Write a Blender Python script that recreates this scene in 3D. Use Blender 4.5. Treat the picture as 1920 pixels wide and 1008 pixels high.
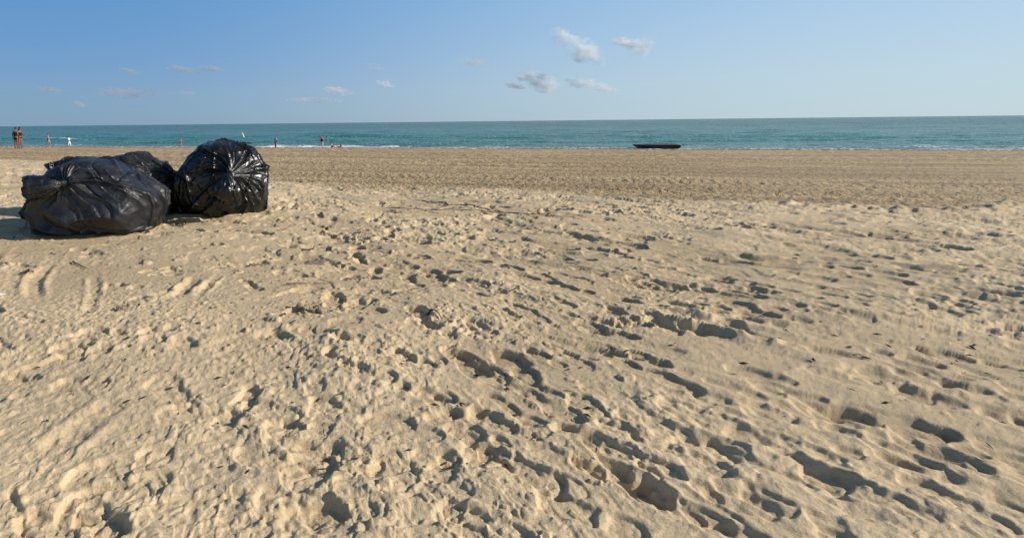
import bpy, bmesh, math, random
import numpy as np
from mathutils import Vector, Matrix

random.seed(4); np.random.seed(4)
scene = bpy.context.scene
for o in list(bpy.data.objects): bpy.data.objects.remove(o)
COL = scene.collection

# ------------------------------------------------------------------ camera
# The photographed view is one corner of a larger frame, so the lens is shifted like a view camera's.
CAM_H, FPX = 0.95, 942.0
pitch, roll = math.atan(.0711), .0108
f_ = np.array([0, math.cos(pitch), -math.sin(pitch)]); r0_ = np.array([1., 0, 0]); u0_ = np.array([0, math.sin(pitch), math.cos(pitch)])
R_ = r0_*math.cos(roll)-u0_*math.sin(roll); U_ = u0_*math.cos(roll)+r0_*math.sin(roll); O_ = np.array([0, 0, CAM_H])
cam_data = bpy.data.cameras.new('camera'); cam = bpy.data.objects.new('camera', cam_data); COL.objects.link(cam)
M = Matrix.Identity(4)
for k in range(3):
    M[k][0] = R_[k]; M[k][1] = U_[k]; M[k][2] = -f_[k]; M[k][3] = O_[k]
cam.matrix_world = M
cam_data.sensor_fit = 'HORIZONTAL'; cam_data.sensor_width = 36
cam_data.lens = FPX/1920*36
cam_data.shift_x = (960-600)/1920; cam_data.shift_y = -(504-297.5)/1920
cam_data.clip_start = .05; cam_data.clip_end = 60000
scene.camera = cam

# ------------------------------------------------------------------ light
SUN_EL, SUN_AZ = 28.0, 99.0            # degrees; azimuth clockwise from +Y (straight ahead); the sun is on the right, a touch behind
world = bpy.data.worlds.new('World'); scene.world = world; world.use_nodes = True
wn = world.node_tree.nodes; wl = world.node_tree.links; wn.clear()
wo = wn.new('ShaderNodeOutputWorld'); bg = wn.new('ShaderNodeBackground'); sky = wn.new('ShaderNodeTexSky')
sky.sky_type = 'NISHITA'; sky.sun_disc = False
sky.sun_elevation = math.radians(SUN_EL); sky.sun_rotation = math.radians(SUN_AZ)
sky.air_density = 1.0; sky.dust_density = .3; sky.ozone_density = 2.5; sky.altitude = 0
# clear trade-wind sky: deep blue away from the sun, paler towards it and towards the horizon
def W(t, **k):
    n = wn.new(t)
    for a, v in k.items(): setattr(n, a, v)
    return n
wtc = W('ShaderNodeTexCoord'); sep = W('ShaderNodeSeparateXYZ'); wl.new(wtc.outputs['Generated'], sep.inputs[0])
def wramp(stops):
    r = W('ShaderNodeValToRGB'); wl.new(sep.outputs['Z'], r.inputs[0]); e = r.color_ramp.elements
    e[0].position = 0; e[0].color = (*stops[0][1], 1); e[1].position = 1; e[1].color = (*stops[-1][1], 1)
    for p, c in stops[1:-1]: x = e.new(p); x.color = (*c, 1)
    return r
away = wramp([(0, (.165, .295, .43)), (.06, (.165, .30, .49)), (.13, (.125, .285, .53)), (.26, (.085, .26, .545)), (.6, (.06, .125, .26)), (1, (.04, .085, .19))])
toward = wramp([(0, (.46, .60, .67)), (.06, (.47, .61, .70)), (.13, (.42, .58, .74)), (.26, (.30, .51, .75)), (.6, (.12, .20, .34)), (1, (.05, .10, .20))])
sd = W('ShaderNodeVectorMath', operation='DOT_PRODUCT'); wl.new(wtc.outputs['Generated'], sd.inputs[0]); sd.inputs[1].default_value = (math.sin(math.radians(SUN_AZ)), math.cos(math.radians(SUN_AZ)), 0)
wm = W('ShaderNodeMapRange', interpolation_type='SMOOTHSTEP'); wl.new(sd.outputs['Value'], wm.inputs[0]); wm.inputs[1].default_value = -.75; wm.inputs[2].default_value = .85
gm = W('ShaderNodeMix', data_type='RGBA'); wl.new(wm.outputs[0], gm.inputs['Factor']); wl.new(away.outputs[0], gm.inputs[6]); wl.new(toward.outputs[0], gm.inputs[7])
ns = W('ShaderNodeMix', data_type='RGBA'); ns.inputs['Factor'].default_value = .08
gs_ = W('ShaderNodeVectorMath', operation='SCALE'); wl.new(gm.outputs[2], gs_.inputs[0]); gs_.inputs['Scale'].default_value = 1/.11
wl.new(gs_.outputs[0], ns.inputs[6]); wl.new(sky.outputs[0], ns.inputs[7])
wl.new(ns.outputs[2], bg.inputs[0]); bg.inputs[1].default_value = .11; wl.new(bg.outputs[0], wo.inputs[0])
sl = bpy.data.lights.new('sun', 'SUN'); sl.energy = 5.0; sl.angle = math.radians(.53); sl.color = (1, .93, .845)
so = bpy.data.objects.new('sun', sl); COL.objects.link(so)
az, el = math.radians(SUN_AZ), math.radians(SUN_EL)
SUN = Vector((math.sin(az)*math.cos(el), math.cos(az)*math.cos(el), math.sin(el)))
so.rotation_euler = SUN.to_track_quat('Z', 'Y').to_euler(); so.location = (20, -5, 30)

scene.render.engine = 'CYCLES'
scene.cycles.use_denoising = True
scene.cycles.max_bounces = 24; scene.cycles.volume_bounces = 24
scene.view_settings.view_transform = 'Standard'; scene.view_settings.look = 'None'
scene.view_settings.exposure = .13; scene.view_settings.gamma = 1

# ------------------------------------------------------------------ helpers
def at(px, py, y):
    """point of the place seen at photograph pixel (px,py), at forward distance y"""
    d = f_+R_*(px-600)/FPX+U_*(297.5-py)/FPX
    return O_+d*y/d[1]
def sea_at(px, py, z=-.95):
    d = f_+R_*(px-600)/FPX+U_*(297.5-py)/FPX
    return O_+d*(z-CAM_H)/d[2]
def base_z(x, y):
    k = np.maximum(y+.286*x, -40)-6.7
    return -.03*(np.sqrt(k*k+1)+k)/2
def ground_at(px, py):
    d = f_+R_*(px-600)/FPX+U_*(297.5-py)/FPX
    lo, hi = .3, 400.
    for _ in range(50):
        m = (lo+hi)/2; q = O_+d*m/d[1]
        if q[2] > base_z(q[0], q[1]): lo = m
        else: hi = m
    return O_+d*lo/d[1]

def mat(name, col=(.5, .5, .5), rough=.6, spec=.5, **kw):
    m = bpy.data.materials.new(name); m.use_nodes = True
    b = m.node_tree.nodes['Principled BSDF']
    b.inputs['Base Color'].default_value = (*col, 1); b.inputs['Roughness'].default_value = rough
    b.inputs['Specular IOR Level'].default_value = spec
    for k, v in kw.items(): b.inputs[k.replace('_', ' ')].default_value = v
    return m
def varied(m, scale=20, amount=.25, bump=0., bscale=None):
    """procedural colour and relief variation in object space"""
    nt = m.node_tree; b = nt.nodes['Principled BSDF']
    tc = nt.nodes.new('ShaderNodeTexCoord'); n = nt.nodes.new('ShaderNodeTexNoise'); n.inputs['Scale'].default_value = scale; n.inputs['Detail'].default_value = 5
    nt.links.new(tc.outputs['Object'], n.inputs['Vector'])
    mp = nt.nodes.new('ShaderNodeMapRange'); mp.inputs[3].default_value = 1-amount; mp.inputs[4].default_value = 1+amount
    nt.links.new(n.outputs[0], mp.inputs[0])
    c = nt.nodes.new('ShaderNodeVectorMath'); c.operation = 'SCALE'; c.inputs[0].default_value = b.inputs['Base Color'].default_value[:3]
    nt.links.new(mp.outputs[0], c.inputs['Scale']); nt.links.new(c.outputs[0], b.inputs['Base Color'])
    if bump:
        n2 = nt.nodes.new('ShaderNodeTexNoise'); n2.inputs['Scale'].default_value = bscale or scale*3; n2.inputs['Detail'].default_value = 4
        nt.links.new(tc.outputs['Object'], n2.inputs['Vector'])
        bp = nt.nodes.new('ShaderNodeBump'); bp.inputs['Strength'].default_value = bump; bp.inputs['Distance'].default_value = .01
        nt.links.new(n2.outputs[0], bp.inputs['Height']); nt.links.new(bp.outputs[0], b.inputs['Normal'])
    return m

def link(name, me, m=None, parent=None, loc=None, smooth=False):
    o = bpy.data.objects.new(name, me); COL.objects.link(o)
    if m: me.materials.append(m)
    if parent: o.parent = parent
    if loc is not None: o.location = loc
    if smooth: me.polygons.foreach_set('use_smooth', [True]*len(me.polygons))
    return o
def mesh_obj(name, V, F, m=None, parent=None, loc=None, smooth=False):
    me = bpy.data.meshes.new(name)
    me.from_pydata([tuple(v) for v in (V.tolist() if hasattr(V, 'tolist') else V)], [], F); me.update()
    return link(name, me, m, parent, loc, smooth)
def tag(o, label=None, cat=None, group=None, kind=None):
    if label: o['label'] = label
    if cat: o['category'] = cat
    if group: o['group'] = group
    if kind: o['kind'] = kind
    return o
def empty(name, loc, rz=0, **kw):
    o = bpy.data.objects.new(name, None); COL.objects.link(o); o.location = loc; o.rotation_euler = (0, 0, rz); o.empty_display_size = .1
    return tag(o, **kw)
def grid_mesh(name, X, Y, Z, m, attrs=None):
    """one sheet from (rows, cols) arrays"""
    nr, nc = X.shape; n = nr*nc
    me = bpy.data.meshes.new(name)
    co = np.stack([X, Y, Z], -1).reshape(-1).astype(np.float32)
    i = (np.arange(nr-1)[:, None]*nc+np.arange(nc-1)[None]).reshape(-1)
    q = np.stack([i, i+1, i+nc+1, i+nc], 1).astype(np.int32).reshape(-1)
    nf = len(i)
    me.vertices.add(n); me.vertices.foreach_set('co', co)
    me.loops.add(nf*4); me.loops.foreach_set('vertex_index', q)
    me.polygons.add(nf); me.polygons.foreach_set('loop_start', np.arange(nf, dtype=np.int32)*4)
    me.polygons.foreach_set('loop_total', np.full(nf, 4, dtype=np.int32))
    me.polygons.foreach_set('use_smooth', np.ones(nf, dtype=bool))
    for k, a in (attrs or {}).items():
        at_ = me.attributes.new(k, 'FLOAT', 'POINT'); at_.data.foreach_set('value', a.reshape(-1).astype(np.float32))
    me.update(calc_edges=True)
    return link(name, me, m)

_rt = np.random.default_rng(99).uniform(-1, 1, (512, 512)).astype(np.float32)
def n2(x, y, s=0):
    """smooth 2-D value noise in [-1,1], tileable table"""
    x = x+s*17.31; y = y+s*43.17
    xi = np.floor(x).astype(np.int32); yi = np.floor(y).astype(np.int32)
    fx = (x-xi); fy = (y-yi); fx = fx*fx*(3-2*fx); fy = fy*fy*(3-2*fy)
    a = xi & 511; b = yi & 511; a1 = (a+1) & 511; b1 = (b+1) & 511
    t0 = _rt[b, a]; t1 = _rt[b, a1]; t2 = _rt[b1, a]; t3 = _rt[b1, a1]
    return (t0*(1-fx)+t1*fx)*(1-fy)+(t2*(1-fx)+t3*fx)*fy
def sst(a, b, x):
    t = np.clip((x-a)/(b-a), 0, 1); return t*t*(3-2*t)

# ================================================================== SAND
def rows_between(y0, y1, step_px):
    # forward distances whose spacing is about step_px pixels of a 1024 px wide picture
    k = FPX/1920*1024*CAM_H
    v = np.arange(k/y0, k/y1, -step_px); return k/v
ys = np.concatenate([[-60, -20, -6, -2, -.5, .3, .7], rows_between(.95, 2.4, .95), rows_between(2.4, 12, .36), rows_between(12, 62, .22), [66, 75, 95, 140, 300]]).astype(np.float32)
ud = np.linspace(-.74, 1.56, 1180)
us = np.concatenate([[-60, -20, -8, -4, -2, -1.3, -1.0, -.85], ud, [1.7, 1.9, 2.3, 3, 5, 10, 30, 60]]).astype(np.float32)
wy = np.maximum(ys, .8)
X = us[None]*wy[:, None]; Y = np.repeat(ys[:, None], len(us), 1)
T = Y+.286*X                                             # distance measured square to the shoreline (shore at T = 38.4)
near = 1-sst(10, 20, Y)
# border between trampled sand and the raked belt: a wandering line
border = 8.35-.42*X+.9*n2(X*.35, Y*.1, 3)+.35*n2(X*1.3, Y*.4, 4)+np.where(X < 0, -.35*X, 0)
rake = sst(-.5, .7, Y-border+.3*n2(X*1.7, Y*1.7, 47))
Nb = n2(X*9, Y*9, 11); Nc = n2(X*26, Y*26, 12)
Z = np.zeros_like(X)
Z += .030*n2(X*.55, Y*.55, 1)*(1-.6*rake)
soft = sst(-.25, .35, n2(X*.8, Y*.8, 20)+.45*n2(X*2.3, Y*2.3, 21)+.25*sst(-.5, 1., X))   # loose (1) or smooth firm (0) patches
left_calm = 1-.55*(1-sst(-1.6, .2, X))*(1-sst(3.6, 4.8, Y))
amp = (1-rake)*left_calm
Z += .016*n2(X*2.1, Y*2.1, 2)*(1-rake)
Z += .007*n2(X*4.7, Y*4.7, 5)*amp*(.3+.7*soft)
# wind- and foot-worn ridges, stretched down to the right
c_, s_ = .64, -.77
A1 = X*c_+Y*s_; A2 = -X*s_+Y*c_
wr = sst(-.6, 1.0, X+.15*Y-.6)
Z += .0010*n2(A1*2.2+.3*Nb, A2*34+.5*Nc, 18)*amp*wr*near
r1 = 1-np.abs(n2(A1*1.3+.3*Nb, A2*5.5, 6)); r2 = 1-np.abs(n2(A1*3.1, A2*13+.3*Nb, 7))
Z += (.012*r1**2+.0055*r2**2*soft)*amp*wr
r3 = 1-np.abs(n2(X*2.4+.4*Nb, Y*4.8, 8)); r4 = 1-np.abs(n2(X*5.5+.3*Nc, Y*12, 9))
Z += (.006*r3**2+.003*r4**2*soft)*amp*(1-.5*wr)
# crumbs and crust edges
cr = n2(X*10, Y*20, 13)+.6*n2(X*22, Y*40, 14)
Z += .008*sst(.50, .66, cr)*soft*(1-rake)*(1-sst(9, 14, Y)*.4)*left_calm
Z += .0045*n2(X*45, Y*45, 15)*(.25+.75*soft)*(1-rake)+.004*sst(.3, .6, n2(X*62, Y*62, 17))*(.2+.8*soft)*(1-rake)
Z += .0016*n2(X*95, Y*95, 16)*near
# shallow scuffs drawn out along the beach, long thin shadows at a distance
sc = n2(X*3.4+.4*Nb, Y*7.5, 57); sg = n2(X*.8, Y*.9, 58)
Z += .014*sst(.25, .40, sc)*sst(-.35, .25, sg)*amp*sst(2.2, 3.6, Y)-.012*sst(.30, .46, -sc)*amp*sst(2.2, 3.6, Y)
Z -= .013*sst(.33, .45, n2(X*7+.3*Nb, Y*12, 59))*amp*sst(2.6, 4.2, Y)
# crust broken into little scarps
for fq, am, sd in ((2.6, .0065, 51), (5.5, .005, 52), (11, .0038, 53)):
    f1 = (n2(A1*fq*.42+.25*Nb, A2*fq*1.5+.2*Nb, sd)*wr+n2(X*fq+.25*Nb, Y*fq*1.35+.2*Nb, sd)*(1-.7*wr))*3+.10*Nc+.12*n2(X*19+Y*7, Y*21-X*5, 63)
    Z += am*(np.floor(f1)+sst(.42, .58, f1-np.floor(f1))-f1*.55)*amp*(.35+.65*soft)*(1-.5*sst(8, 12, Y))
# raked belt: fine furrows along the shore, tyre lugs and small crumbs
TT = T+.10*n2(X*.5, Y*.5, 30)
Zr = .010*np.sin(TT*2*math.pi/.21+2*n2(X*.4, T*2, 31))+.006*n2(X*5, T*6, 32)+(.010*n2(X*13, T*17, 33)+.008*n2(X*27, T*30, 42))*(1-sst(7, 12, Y))+.010*n2(X*5.5, T*4.5, 43)*sst(8, 13, Y)
lane = sst(.1, .5, n2(X*.05, T*1.1, 34))
S = X-.286*Y
Zr += lane*.012*(np.sin(S*2*math.pi/.17+3*np.abs(((T*1.4) % 1)-.5)*4) > .25)*sst(.1, .4, np.abs(n2(X*.3, T*3, 35))+.2)
Zr += .014*(1-sst(8, 12, Y))*sst(.35, .5, n2(X*11, T*12, 36))*sst(-.1, .5, n2(X*.7, T*1.5, 37)+.2)
Zr -= .03*np.exp(-(((TT % 2.3)-1.1)/.05)**2)*sst(.1, .4, n2(X*.22, np.floor(TT/2.3)*3.7, 38))
Zr += .030*(1-np.abs(n2(X*.35, T*4.2, 39)))**5*sst(9, 14, Y)+.014*sst(.25, .6, n2(X*6, T*4.4, 41))*sst(8, 13, Y)
Zr *= 1-sst(34.5, 37.5, T)
Z += Zr*rake*1.25
# pocked surface of the far trampled sand on the left
Z += (1-rake)*sst(5.5, 9, Y)*(.016*sst(.15, .45, n2(X*4.2, Y*4.4, 44))-.018*sst(.2, .5, n2(X*3.1, Y*3.3, 45))+.012*n2(X*9, Y*9, 46))
# berm of clods pushed up along the border, right side
bm = np.exp(-((Y-border-.05)/.16)**2)*sst(.4, 1.6, X)*sst(-.3, .3, n2(X*1.4, Y*.5, 40)+.15)
Z += bm*(.030+.030*Nb+.022*Nc)

nrow, ncol = X.shape
def window(x, y, r):
    i0, i1 = np.searchsorted(ys, [y-r, y+r])
    if i1-i0 < 2: return None
    w0, w1 = wy[i0], wy[i1-1]
    j0 = np.searchsorted(us, min((x-r)/w0, (x-r)/w1)); j1 = np.searchsorted(us, max((x+r)/w0, (x+r)/w1))
    if j1-j0 < 2: return None
    return slice(i0, i1), slice(j0, j1)
rg = np.random.default_rng(12)
def footprint(x, y, a, L=.27, depth=.028, kind=0):
    w = window(x, y, L*.95)
    if w is None: return
    dx = X[w]-x; dy = Y[w]-y; ca, sa = math.cos(a), math.sin(a)
    p = dx*ca+dy*sa; q = -dx*sa+dy*ca
    nz = .38*Nb[w]+.26*Nc[w]+.25*n2(X[w]*5+a, Y[w]*5, 19)
    heel = np.sqrt(((p+L*.30)/(L*.20))**2+(q/(L*.15))**2); ball = np.sqrt(((p-L*.16)/(L*.32))**2+(q/(L*.19))**2)
    m = np.minimum(heel, ball)+nz
    d = sst(1.05, .82, m)
    tilt = 1+.5*p/L
    Z[w] -= d*depth*tilt*1.1
    Z[w] += np.exp(-((m-1.25)/.16)**2)*depth*.14*(1+.4*Nb[w])
for k in range(1500):
    d = 1.1+13.5*rg.random()**1.25; u = rg.uniform(-.75, 1.6); x, y = u*d, d
    if x < -.2 and y < 4.2 and rg.random() < .55: continue
    if y > 7.9-.4*x+(-.35*x if x < 0 else 0): continue
    a = (rg.choice([-.88, 2.25]) if x > .3+.1*y else rg.choice([0.1, 3.2, -.5, 2.7]))+rg.normal(0, .3)
    footprint(x, y, a, rg.uniform(.2, .3), rg.uniform(.004, .017))
# trails of paces
for x0, y0, a in ((-.2, 1.6, 1.25), (.9, 1.4, 2.0), (2.6, 2.0, 2.5), (-1.0, 3.2, .5), (3.6, 5.2, 2.9), (.2, 4.2, -.2), (1.6, 6, -.6), (-3.4, 6.4, .3)):
    x, y = x0, y0
    for k in range(9):
        sd = .09*(-1)**k
        footprint(x-math.sin(a)*sd, y+math.cos(a)*sd, a, .28, rg.uniform(.016, .028))
        x += math.cos(a)*.55; y += math.sin(a)*.55; a += rg.normal(0, .12)
# clods
for k in range(26000):
    d = 1.0+11*rg.random(); u = rg.uniform(-.75, 1.58); x, y = u*d, d
    dens = 1.6*max(0., float(n2(np.float64(x*1.1), np.float64(y*1.3), 50))+.5*float(n2(np.float64(x*3), np.float64(y*3.6), 54))-.02)+.06
    if -1.6 < x < .6 and 3.2 < y < 5.2: dens += .45
    if x < -.3 and y < 3.4: dens -= .25
    dens *= .35+.65*(y > 2.0)
    if rg.random() > dens: continue
    r = rg.choice([.005, .009, .017], p=[.80, .18, .02])*rg.uniform(.7, 1.3)*(1+.06*d); w = window(x, y, r*1.9)
    if w is None: continue
    ca, sa = math.cos(k*1.7), math.sin(k*1.7); el_ = rg.uniform(.9, 1.9); dx = X[w]-x; dy = Y[w]-y
    m = np.maximum(np.abs(dx*ca+dy*sa*.7)/r*.62, np.abs(-dx*sa*.6+dy*ca)*el_/r)*(1+.6*Nc[w])
    Z[w] += sst(1.0, .7, m)*r*rg.uniform(.35, .75)
# ruts and drag marks: (x0,y0,x1,y1,width,depth,lugs)
_g1 = ground_at(545, 384); _g2 = ground_at(428, 442)
for x0, y0, x1, y1, wd, dp, lug in ((_g1[0], _g1[1], _g2[0], _g2[1], .022, .022, 0), (_g1[0]+.1, _g1[1]+.02, _g2[0]+.1, _g2[1]+.02, .022, .014, 0), (-1.45, 2.3, -2.05, 3.75, .05, .030, 1), (-1.95, 2.6, -2.5, 3.9, .05, .035, 0), (-1.18, 2.35, -1.6, 3.6, .03, .018, 1),
        (-.78, 2.55, -.70, 3.5, .05, .036, 0), (-.66, 2.55, -.56, 3.6, .025, .02, 1), (-2.4, 3.0, -1.2, 4.1, .02, .01, 0), (.75, 3.5, 2.1, 2.0, .06, .035, 0), (.95, 3.0, 1.9, 2.1, .04, .028, 0), (1.3, 3.6, 2.9, 2.1, .03, .02, 0),
        (.3, 2.6, 1.35, 1.9, .05, .022, 0), (-.9, 1.2, -.5, 2.3, .05, .02, 1), (1.7, 4.4, 3.6, 2.6, .05, .03, 0), (.2, 1.3, 1.0, 2.1, .04, .02, 0), (2.6, 3.6, 4.4, 2.8, .06, .03, 0), (-.4, 4.55, -1.0, 4.1, .04, .015, 0)):
    L = math.hypot(x1-x0, y1-y0); cx, cy = (x0+x1)/2, (y0+y1)/2; w = window(cx, cy, L*.62)
    if w is None: continue
    ca, sa = (x1-x0)/L, (y1-y0)/L
    p = (X[w]-x0)*ca+(Y[w]-y0)*sa; q = -(X[w]-x0)*sa+(Y[w]-y0)*ca+.05*n2(X[w]*2.2, Y[w]*2.2, 60)+.008*Nb[w]
    e = .45*sst(-.05, .3, p)*sst(L+.05, L-.35, p)*sst(-.35, .35, n2(p*3.1, q*0+cx*3, 61))
    Z[w] -= e*dp*sst(1.1, .5, np.abs(q)/wd)*(1+(.5*np.sin(p*2*math.pi/.06) if lug else 0)+.35*Nc[w])
    Z[w] += e*dp*.7*np.exp(-((np.abs(q)-wd*1.45)/(wd*.4))**2)*(1+.8*Nb[w]+.5*Nc[w])
# two ribbed shoe treads and a ladder of lug marks
for (px, py), (ux, uy), L, W, pt in (((594, 489), (1, .02), .20, .055, .034), ((486, 492), (1, 0), .20, .035, .028), ((672, 518), (1, .05), .22, .018, .030)):
    g = ground_at(px, py); w = window(g[0], g[1], .3)
    if w is None: continue
    p = (X[w]-g[0])*ux+(Y[w]-g[1])*uy; q = -(X[w]-g[0])*uy+(Y[w]-g[1])*ux
    e = sst(L/2, L/2-.05, np.abs(p))*sst(W*1.5, W*.9, np.abs(q)+.01*Nb[w])
    Z[w] = Z[w]*(1-.8*e)+e*(.0055*np.sin((p+.6*q)*2*math.pi/pt)-.008)
for _ in range(3):                                        # dry sand slumps: soften walls steeper than the sheet can carry
    Zb = Z.copy(); Zb[1:-1, 1:-1] = (Z[1:-1, 1:-1]*2+Z[:-2, 1:-1]+Z[2:, 1:-1]+Z[1:-1, :-2]+Z[1:-1, 2:])/6
    kb = sst(.62, .95, us)[None]*.75; Z = Z*(1-kb)+Zb*kb
# beds pressed flat where the bags lie, with a small bank round them
for bx, by, br in ((-2.1, 4.72, .52), (-2.4, 5.4, .35), (-1.8, 5.45, .42), (-1.0, 5.45, .40)):
    m = np.sqrt(((X-bx)/br)**2+((Y-by)/(br*.8))**2)
    k = sst(1.0, .8, m); Z = Z*(1-k)
Z = Z*(.90-.24*sst(2.4, 1.6, Y)+.12*sst(3.2, 6, Y)*(1-rake))
zb = base_z(X, Y).astype(np.float32)
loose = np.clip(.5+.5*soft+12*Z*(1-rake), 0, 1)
Z = Z*sst(-1.5, .5, Y)*(1-sst(37.2, 38.6, T))+zb
far_ = np.abs(us) > 1.58
wet = sst(35.9, 37.4, T+.35*n2(X*.35, Y*.1, 70)+.12*n2(X*1.2, Y*.5, 71))
sand_h = Z
def sand_z(x, y):
    i = int(np.clip(np.searchsorted(ys, y), 1, nrow-1)); j = int(np.clip(np.searchsorted(us, x/max(y, .8)), 1, ncol-1))
    return float(Z[i-1:i+1, j-1:j+1].max())

m_sand = bpy.data.materials.new('sand'); m_sand.use_nodes = True
nt = m_sand.node_tree; N = nt.nodes; Lk = nt.links; b = N['Principled BSDF']
def att(nm):
    a = N.new('ShaderNodeAttribute'); a.attribute_name = nm; return a.outputs['Fac']
def noise(sc, det=6, rough=.6, vec=None):
    n = N.new('ShaderNodeTexNoise'); n.inputs['Scale'].default_value = sc; n.inputs['Detail'].default_value = det; n.inputs['Roughness'].default_value = rough
    if vec: Lk.new(vec, n.inputs['Vector'])
    return n.outputs[0]
def mapr(v, a, b_, c, d):
    m_ = N.new('ShaderNodeMapRange'); m_.inputs[1].default_value = a; m_.inputs[2].default_value = b_; m_.inputs[3].default_value = c; m_.inputs[4].default_value = d
    Lk.new(v, m_.inputs[0]); return m_.outputs[0]
def mixc(fac, a, b_, mode='MIX'):
    m_ = N.new('ShaderNodeMix'); m_.data_type = 'RGBA'; m_.blend_type = mode
    Lk.new(fac, m_.inputs['Factor']) if not isinstance(fac, (int, float)) else setattr(m_.inputs['Factor'], 'default_value', fac)
    for s, v in ((6, a), (7, b_)):
        if isinstance(v, tuple): m_.inputs[s].default_value = (*v, 1)
        else: Lk.new(v, m_.inputs[s])
    return m_.outputs[2]
geo = N.new('ShaderNodeNewGeometry'); P_ = geo.outputs['Position']
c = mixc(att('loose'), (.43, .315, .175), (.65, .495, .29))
c = mixc(mapr(noise(1.3, 5, .6, P_), .35, .7, 0, .35), c, (.38, .29, .16))
def dotn(vx, vy):
    d_ = N.new('ShaderNodeVectorMath'); d_.operation = 'DOT_PRODUCT'; Lk.new(P_, d_.inputs[0]); d_.inputs[1].default_value = (vx, vy, 0); return d_.outputs['Value']
cx_ = N.new('ShaderNodeCombineXYZ'); Lk.new(dotn(.10, -.029), cx_.inputs[0]); Lk.new(dotn(.31, 1.08), cx_.inputs[1])
lines = mapr(noise(1.0, 2, .6, cx_.outputs[0]), .38, .60, 0, 1)
belt = mixc(lines, (.56, .41, .215), (.32, .215, .10)); belt = mixc(mapr(noise(9, 5, .75, P_), .42, .66, 0, .4), belt, (.27, .19, .10))
c = mixc(att('rake'), c, belt)
c = mixc(mapr(noise(55, 4, .7, P_), .55, .78, 0, .55), c, (.20, .145, .08))
c = mixc(mapr(noise(140, 3, .7, P_), .64, .70, 0, .8), c, (.07, .05, .03))
c = mixc(mapr(noise(420, 3, .7, P_), .3, .7, 0, .30), c, (.72, .58, .40))
c = mixc(mapr(noise(260, 3, .75, P_), .50, .68, 0, .42), c, (.22, .155, .085))
c = mixc(att('wet'), c, (.17, .125, .085))
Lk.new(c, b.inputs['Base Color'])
Lk.new(mapr(att('wet'), 0, 1, .92, .38), b.inputs['Roughness']); b.inputs['Specular IOR Level'].default_value = .25
bp = N.new('ShaderNodeBump'); bp.inputs['Strength'].default_value = .55; bp.inputs['Distance'].default_value = .0065
mu = N.new('ShaderNodeMath'); mu.operation = 'ADD'; Lk.new(noise(170, 4, .7, P_), mu.inputs[0]); Lk.new(noise(45, 4, .7, P_), mu.inputs[1])
mu2 = N.new('ShaderNodeMath'); mu2.operation = 'MULTIPLY'; Lk.new(mu.outputs[0], mu2.inputs[0]); Lk.new(mapr(att('wet'), 0, 1, 1, .05), mu2.inputs[1])
bp2 = N.new('ShaderNodeBump'); bp2.inputs['Distance'].default_value = .05; Lk.new(mapr(noise(11, 4, .65, P_), .3, .7, 0, 1), bp2.inputs['Height']); Lk.new(mapr(att('rake'), 0, 1, 0, .8), bp2.inputs['Strength'])
Lk.new(bp2.outputs[0], bp.inputs['Normal'])
Lk.new(mu2.outputs[0], bp.inputs['Height']); Lk.new(bp.outputs[0], b.inputs['Normal'])
Zs = Z
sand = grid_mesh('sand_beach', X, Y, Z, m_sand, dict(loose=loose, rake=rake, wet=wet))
tag(sand, kind='structure')

# ================================================================== SEA
SEA = -.95
uq = np.concatenate([[-2.9, -2.2, -1.6, -1.1, -.85], np.linspace(-.72, 1.52, 760), [1.65, 1.9, 2.4, 3.1, 6, 20]])
q = np.concatenate([np.arange(-2.2, 6, .09), np.arange(6, 14, .14), np.arange(14, 34, .22), 34*np.exp(np.linspace(0, 6.2, 150))])
UQ, Q = np.meshgrid(uq, q)
Ysh = 38.4/(1+.286*UQ)                                       # along each sight line the shore's forward distance
Yw = Ysh+Q/(1+.286*UQ); Xw = UQ*Yw
Tq = Yw+.286*Xw-38.4                                          # = Q, metres offshore
Sx = Xw-.286*Yw
rw = np.random.default_rng(5)
Zw = np.zeros_like(Xw)
dist = Yw
for lam, am, sp in ((7.5, .055, .15), (4.6, .035, .3), (2.7, .024, .5), (1.7, .016, .8), (1.05, .011, 1.0), (.7, .007, 1.3)):
    for k in range(4):
        an = rw.normal(0, sp); L = lam*rw.uniform(.8, 1.25)
        phs = (Tq*math.cos(an)+Sx*math.sin(an))*2*math.pi/L+rw.uniform(0, 6.3)+1.5*n2(Xw/lam/3, Yw/lam/3, 80+k)
        fade = 1-sst(18*lam, 60*lam, dist)
        w_ = np.sin(phs)*fade*am*(.6+.6*n2(Xw/lam/4, Yw/lam/4, 90+k))
        Zw += w_
# swell reaching far out
Zw += .10*n2(Xw*.03, Yw*.11, 95)*sst(40, 90, dist)*(1-sst(1500, 3000, dist))
shal = sst(-.5, 9, Tq)
Zw *= .18+.82*shal
# the small breaker on the left and the ripples breaking on the shore
def bump_line(c, w): return np.exp(-((Tq-c)/w)**2)
pxq = 600+FPX*UQ
bl = sst(20, 90, pxq)*(1-sst(120, 190, pxq))
cen = 17.5+.9*n2(Sx*.12, Sx*0, 101)
br_amp = bl*(.42+.18*n2(Sx*.35, Sx*0, 102))
Zw += br_amp*np.where(Tq < cen, np.exp(-((Tq-cen)/1.5)**2), np.exp(-((Tq-cen)/3.5)**2))
c1 = 1.5+.45*n2(Sx*.35, Sx*0, 103)+.2*n2(Sx*1.1, Sx*0, 104)
mid = sst(430, 520, pxq)*(1-sst(690, 800, pxq))
a1 = (.07+.10*mid)*(.6+.6*n2(Sx*.5, Sx*0, 105))
Zw += a1*np.exp(-((Tq-c1)/np.where(Tq < c1, .28, .7))**2)
c2 = 3.9+.6*n2(Sx*.25, Sx*0, 106)
Zw += .05*(.5+.5*n2(Sx*.4, Sx*0, 107))*np.exp(-((Tq-c2)/.5)**2)
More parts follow.
